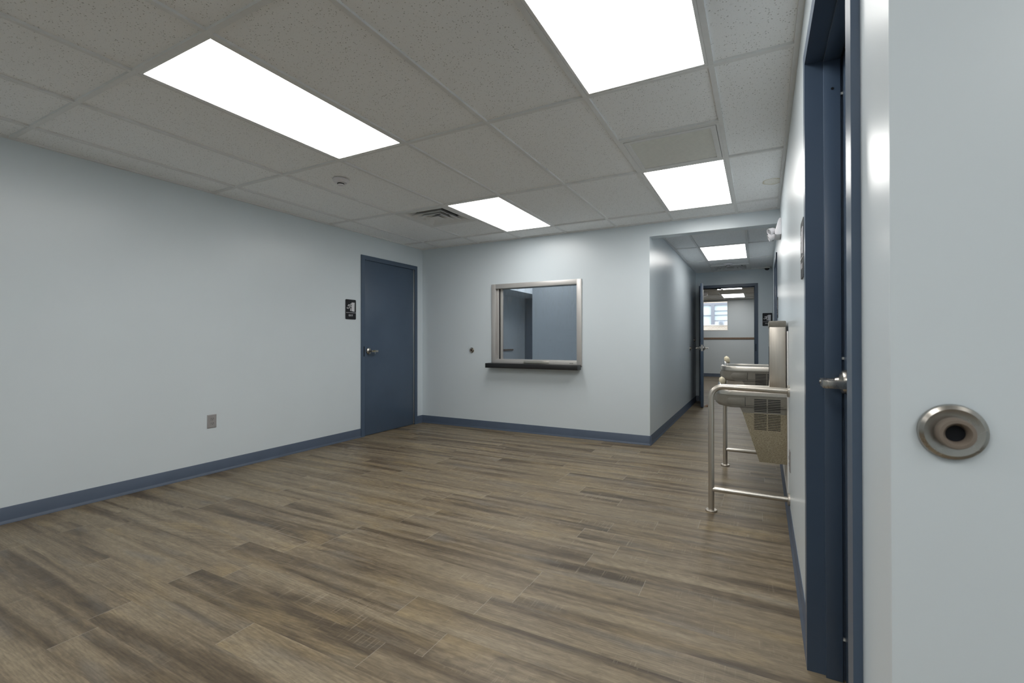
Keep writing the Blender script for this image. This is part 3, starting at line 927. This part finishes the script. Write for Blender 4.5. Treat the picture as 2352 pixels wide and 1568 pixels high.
# emergency light on the right wall
r = empty('emergency_light', (WX(-0.30), -0.30, 2.155), RZ_R, 'white twin headed emergency light high on the right wall', 'emergency light')
m = MB(); m.poly([(0.0, -0.075), (0.0, 0.072), (-0.014, 0.072), (-0.024, 0.055), (-0.050, -0.040), (-0.050, -0.066), (-0.036, -0.075)], 'X', -0.135, 0.135, 0.003)
m.build('housing', M['white'], r)
for ux, dz, yaw in ((0.080, -0.030, 0.5), (-0.085, -0.052, 0.1)):
    t = bmesh.new()
    mm = MB(); mm.lathe([(0, 0.030), (0.018, 0.028), (0.028, 0.010), (0.031, -0.018), (0.031, -0.028), (0.027, -0.028), (0.026, -0.018)], 'Y', n=32)
    hd = mm.build('lamp_head', M['white'], r)
    hd.location = (ux, -0.072, dz); hd.rotation_euler = (0.35, 0, yaw)
    mm = MB(); mm.lathe([(0.0262, -0.020), (0.018, -0.022), (0, -0.024)], 'Y', n=28)
    mm.build('lens', M['lens'], hd, 'clear reflector lens')
    t.free()
# second emergency light in the far room, on the ceiling, half hidden by the open door leaf
r = empty('emergency_light', (2.93, 8.0, H), 0, 'white emergency light on the ceiling of the room beyond, half hidden by the open door', 'emergency light')
m = MB(); m.box(-0.10, 0.06, -0.06, 0.06, -0.085, 0.0, 0.015); m.build('housing', M['white'], r)
m = MB(); m.lathe([(0, -0.085), (0.04, -0.085), (0.036, -0.10), (0, -0.105)], 'Z', (0.0, 0, 0), 24); m.build('lens', M['lens'], r)


# ------------------------------------------------------------------ drinking fountains
def dloop(z, w, d, rad, n=10, back=0.0):
    """D-shaped outline: back on the wall (y=-back), rounded front corners"""
    L = [(-w / 2, -back, z)]
    for k in range(n + 1):
        a = PI + (PI / 2) * k / n
        L.append((-w / 2 + rad + rad * math.cos(a), -(d - rad) + rad * math.sin(a), z))
    for k in range(n + 1):
        a = 1.5 * PI + (PI / 2) * k / n
        L.append((w / 2 - rad + rad * math.cos(a), -(d - rad) + rad * math.sin(a), z))
    L.append((w / 2, -back, z))
    return L


def slots(m, face_x, cols, z_top, pitch, n, h, out):
    for d0, d1 in cols:
        for i in range(n):
            z = z_top - i * pitch
            m.box(face_x - 0.004, face_x + out, -d1, -d0, z - h, z)


def make_fountain(loc, zt, label, filler):
    """zt = height of the rim above the floor; root sits at the lower edge of the cooler"""
    zb = zt - 0.475
    r = empty('drinking_fountain', (loc[0], loc[1], zb), RZ_R, label, 'drinking fountain', 'wall hung steel drinking fountains')
    Z = lambda z: z - zb
    w, D = 0.465, 0.448
    m = MB()
    lv = [(zt - 0.034, D - 0.004, 0.13), (zt - 0.085, D - 0.004, 0.13), (zt - 0.100, D - 0.010, 0.125), (zt - 0.112, D - 0.028, 0.11), (zt - 0.118, D - 0.060, 0.09)]
    m.loft([dloop(Z(z), w - 0.006, d, q) for z, d, q in lv])
    m.poly([(0, Z(zt - 0.11)), (-0.288, Z(zt - 0.11)), (-0.276, Z(zt - 0.118)), (-0.262, Z(zt - 0.150)), (0, Z(zt - 0.150))], 'X', -w / 2 + 0.003, w / 2 - 0.003)
    body = m.build('cooler_body', M['fgrey'], r, 'grey brown body')
    m = MB()
    cols = ((0.117, 0.191), (0.036, 0.109))
    slots(m, w / 2 - 0.003, cols, Z(zt - 0.055), 0.0112, 8, 0.0052, 0.0008)
    m.build('vent_slots', M['dark'], body, 'black vent slots')
    m = MB()
    P = [(-0.247, Z(zt - 0.052)), (-0.247, Z(zt - 0.099))]
    for k in range(13):
        a = -PI / 2 - PI * k / 12
        P.append((-0.338 + 0.0235 * math.cos(a), Z(zt - 0.0755) + 0.0235 * math.sin(a)))
    for sx in (1, -1):
        a, b = (w / 2 - 0.004, w / 2 + 0.0015) if sx > 0 else (-w / 2 - 0.0015, -w / 2 + 0.004)
        MB().poly(P, 'X', a, b, 0.0012).build('push_bar', M['fgrey'], r)
    MB().box(-0.07, 0.07, -D - 0.004, -D + 0.004, Z(zt - 0.095), Z(zt - 0.052), 0.004).build('push_bar', M['fgrey'], r)
    for sx in (1, -1):
        a, b = (w / 2 - 0.004, w / 2 - 0.0022) if sx > 0 else (-w / 2 + 0.0022, -w / 2 + 0.004)
        m = MB(); m.box(a, b, -0.2455, -0.2435, Z(zt - 0.108), Z(zt - 0.045)); m.box(a, b, -0.2445, -0.02, Z(zt - 0.1025), Z(zt - 0.1010))
        m.build('panel_seam', M['dark'], body, 'dark panel seam')
    m = MB()
    m.poly([(0, Z(zt - 0.150)), (-0.262, Z(zt - 0.150)), (-0.160, 0), (0, 0)], 'X', -w / 2 + 0.003, w / 2 - 0.003, 0.002)
    low = m.build('lower_panel', M['granite'], r, 'tan speckled lower panel')
    m = MB(); slots(m, w / 2 - 0.003, cols, Z(zt - 0.157), 0.0108, 10, 0.0042, 0.0008)
    m.build('vent_slots', M['dark'], low, 'black vent slots')
    m = MB()
    m.loft([dloop(Z(zt - 0.034), w, D, 0.135), dloop(Z(zt - 0.008), w, D, 0.135), dloop(Z(zt - 0.001), w - 0.006, D - 0.003, 0.132), dloop(Z(zt), w - 0.016, D - 0.008, 0.128),
            dloop(Z(zt), w - 0.040, D - 0.020, 0.115, back=0.03), dloop(Z(zt - 0.006), w - 0.052, D - 0.026, 0.11, back=0.035),
            dloop(Z(zt - 0.022), w - 0.12, D - 0.06, 0.09, back=0.06), dloop(Z(zt - 0.030), w - 0.30, D - 0.15, 0.05, back=0.12)])
    bs = m.build('basin', M['steelx'], r, 'stainless basin and rim')
    m = MB(); m.lathe([(0, Z(zt - 0.029)), (0.022, Z(zt - 0.029)), (0.022, Z(zt - 0.027)), (0, Z(zt - 0.026))], 'Z', (0, -0.20, 0), 24); m.build('drain', M['chrome'], bs)
    # bubbler with cream guard at the front edge
    bx, by = 0.0, -0.415
    m = MB()
    m.lathe([(0.020, Z(zt - 0.002)), (0.020, Z(zt + 0.008)), (0.017, Z(zt + 0.024)), (0.013, Z(zt + 0.036)), (0, Z(zt + 0.038))], 'Z', (bx, by, 0), 24)
    m.tube([(bx, by + 0.010, Z(zt)), (bx, by + 0.020, Z(zt + 0.02)), (bx, by + 0.014, Z(zt + 0.038)), (bx, by, Z(zt + 0.044))], 0.006, 12)
    bb = m.build('bubbler', M['chrome'], r, 'chrome bubbler')
    t = MB()
    L = []
    for k in range(9):
        q = k / 8
        rad = 0.0255 * math.sqrt(max(0.02, 1 - (2 * q - 1) ** 4)) * (0.75 + 0.25 * math.sin(PI * q))
        zc = zt + 0.010 + 0.063 * q; yc = by + 0.004 + 0.012 * q - 0.022 * q
        L.append([(bx + 1.0 * rad * math.cos(2 * PI * i / 20), yc + 0.85 * rad * math.sin(2 * PI * i / 20) + 0.012, Z(zc)) for i in range(20)])
    t.loft(L)
    t.build('mouth_guard', M['cream'], bb, 'cream rubber mouth guard')
    if filler:
        h0, h1 = zt - 0.002, zt + 0.470
        m = MB(); m.box(-0.19, w / 2 - 0.006, -0.100, -0.004, Z(h0), Z(h1 - 0.040), 0.004)
        m.box(w / 2 - 0.008, w / 2 - 0.004, -0.090, -0.010, Z(h0 + 0.004), Z(h1 - 0.048), 0.001)
        f = m.build('bottle_filler', M['steel'], r, 'tall stainless bottle filler column')
        m = MB(); m.box(-0.192, w / 2 - 0.002, -0.104, -0.002, Z(h1 - 0.040), Z(h1), 0.006); m.build('filler_cap', M['fgrey'], f, 'grey cap')
        m = MB(); m.box(-0.13, 0.15, -0.1003, -0.099, Z(h0 + 0.06), Z(h0 + 0.30)); m.build('filler_recess', M['dark'], f, 'dark filling recess')
    return r


PT = 0.009   # thickness of the white panel on the wall behind
make_fountain((WX(-1.397) - PT, -1.397, 0), 0.800, 'lower steel drinking fountain nearer the camera, with the tall bottle filler column', True)
make_fountain((WX(-0.885) - PT, -0.885, 0), 0.937, 'higher steel drinking fountain further along the right wall', False)
r = empty('wall_panel', (WX(-1.14), -1.14, 0.13), RZ_R, 'thin white backing panel on the wall behind the drinking fountains', 'wall panel')
MB().box(-0.61, 0.555, -PT + 0.0005, -0.0005, 0.0, 1.07, 0.001).build('sheet', M['panel'], r)


def make_rail(y, label):
    wx = WX(y)
    r = empty('guard_rail', (wx - 0.455, y, 0), RZ_R, label, 'guard rail', 'bent steel rails beside the fountains')
    # local y: 0 at the post, +0.455 at the wall
    W = 0.455; rad = 0.0185; R = 0.075; zt0, zt1 = 0.833, 0.823
    pts = [(0, 0, 0.004), (0, 0, 0.2), (0, 0, zt0 - R)]
    for k in range(1, 9):
        a = PI / 2 * k / 8; pts.append((0, R - R * math.cos(a), zt0 - R + R * math.sin(a)))
    pts.append((0, W - 0.004, zt1))
    MB().tube(pts, rad, 24).build('rail_tube', M['steel'], r)
    MB().tube([(0, 0.008, 0.147), (0, W - 0.004, 0.147)], 0.0165, 22).build('cross_bar', M['steelx'], r)
    MB().lathe([(0, 0), (0.037, 0), (0.037, 0.008), (0.034, 0.011), (0.020, 0.012)], 'Z', n=36).build('floor_flange', M['steel'], r)
    for z in (zt1, 0.147):
        MB().lathe([(0, W), (0.038, W), (0.038, W - 0.010), (0.034, W - 0.013), (0.019, W - 0.014)], 'Y', (0, 0, z), 36).build('wall_flange', M['steel'], r)
    return r


g0 = make_rail(-1.78, 'bent steel guard rail standing nearest the camera before the lower fountain')
dup(g0, (WX(-0.50) - 0.455, -0.50, 0), RZ_R, 'bent steel guard rail on the far side of the fountains, mostly hidden')

# wooden wedge by the open door
r = MB(); r.poly([(0.0, 0.0), (0.10, 0.0), (0.10, 0.03), (0.095, 0.03), (0.0, 0.003)], 'Y', -0.02, 0.02)
o = r.build('door_wedge', M['wood']); o.location = (3.36, 3.42, 0); o.rotation_euler = (0, 0, 1.2)
tag(o, 'brown wooden wedge on the floor at the foot of the open door', 'door wedge')

# ------------------------------------------------------------------ far window and the building outside
r = empty('window_2', (2.25, YF, 1.452), 0, 'window with daylight in the end wall of the room beyond', 'window', None, 'structure')
m = MB()
ww, hh = 3.334 - 2.25, 2.392 - 1.452
for q in ((0, 0.018, 0, hh), (ww - 0.018, ww, 0, hh), (0.018, ww - 0.018, 0, 0.022), (0.018, ww - 0.018, hh - 0.03, hh)):
    m.box(q[0], q[1], 0.02, 0.07, q[2], q[3], 0.002)
m.build('window_frame', M['panel'], r, 'white window frame')
m = MB(); m.box(0.018, ww - 0.018, 0.04, 0.046, 0.022, hh - 0.03); m.build('pane', M['glass'], r, 'clear glass pane')
m = MB(); m.box(0.0, ww, -0.006, 0.021, -0.002, 0.018, 0.002); m.build('window_sill', M['panel'], r)

YO = 13.7
s = (YO + 5.133) / (YF + 5.133)
ox = lambda X: 4.18 + (X - 4.18) * s
oz = lambda Z: 1.14 + (Z - 1.14) * s
r = empty('neighbouring_building', (ox(2.9), YO, 0), 0, 'pale brick building with sash windows seen through the far window', 'building')
B = lambda m, X0, X1, y0, y1, Z0, Z1: m.box(ox(X0) - ox(2.9), ox(X1) - ox(2.9), y0, y1, oz(Z0), oz(Z1))
m = MB()
m.box(-4, 4, 0.0, 0.3, -0.1, oz(1.63)); m.box(-4, 4, 0.0, 0.3, oz(2.33), 6.0)
B(m, 0.0, 1.9, 0, 0.3, 1.63, 2.33); B(m, 3.75, 6.3, 0, 0.3, 1.63, 2.33)
m.build('brick_wall', M['brick'], r)
m = MB(); m.box(-4, 4, -0.03, 0.0, oz(1.62), oz(1.645)); m.build('stone_sill', M['acw'], r)
m = MB()
B(m, 1.9, 3.75, -0.02, 0.10, 2.256, 2.33); B(m, 2.846, 2.945, -0.02, 0.10, 1.645, 2.256); B(m, 1.9, 2.0, -0.02, 0.1, 1.645, 2.256); B(m, 3.66, 3.75, -0.02, 0.1, 1.645, 2.256)
sf = m.build('sash_frame', M['sash'], r, 'grey blue sash frame')
m = MB()
for z in (2.08, 1.946, 1.771): B(m, 2.945, 3.66, 0.0, 0.05, z - 0.006, z + 0.006)
B(m, 2.0, 2.846, 0.0, 0.05, 1.93, 1.95)
m.build('sash_bar', M['sash'], sf, 'dark sash bars')
m = MB(); B(m, 2.0, 2.846, 0.05, 0.06, 1.645, 2.256); B(m, 2.945, 3.66, 0.05, 0.06, 1.771, 2.256); m.build('window_blind', M['blind'], r, 'pale blue white blinds')
m = MB(); B(m, 2.945, 3.66, 0.03, 0.06, 1.645, 1.771); ac = m.build('filler_panel', M['acw'], r, 'white filler panel')
r2 = empty('air_conditioner', (ox(3.146), YO + 0.03, oz(1.655)), 0, 'grey window air conditioner on the building outside the far window', 'air conditioner')
MB().box(ox(3.076) - ox(3.146), ox(3.216) - ox(3.146), -0.20, -0.0005, 0, oz(1.752) - oz(1.655), 0.006).build('case', M['acg'], r2)
m = MB()
for i in range(6):
    z = 0.015 + i * 0.015
    m.box(-0.06, 0.06, -0.203, -0.198, z, z + 0.006)
m.build('louvers', M['sash'], r2)
m = MB(); m.box(-6, 14, YF + 0.6, 20, -0.3, -0.05)
struct('ground_outside', m, M['pavement'], 'pavement outside below the far window', 'ground')

# ------------------------------------------------------------------ sky
w = bpy.data.worlds.new('world'); SC.world = w; w.use_nodes = True
nt = w.node_tree; nt.nodes.clear()
out = nt.nodes.new('ShaderNodeOutputWorld'); bg = nt.nodes.new('ShaderNodeBackground')
bg.inputs[0].default_value = (0.95, 0.975, 1.0, 1); bg.inputs[1].default_value = 2.9
nt.links.new(bg.outputs[0], out.inputs[0])
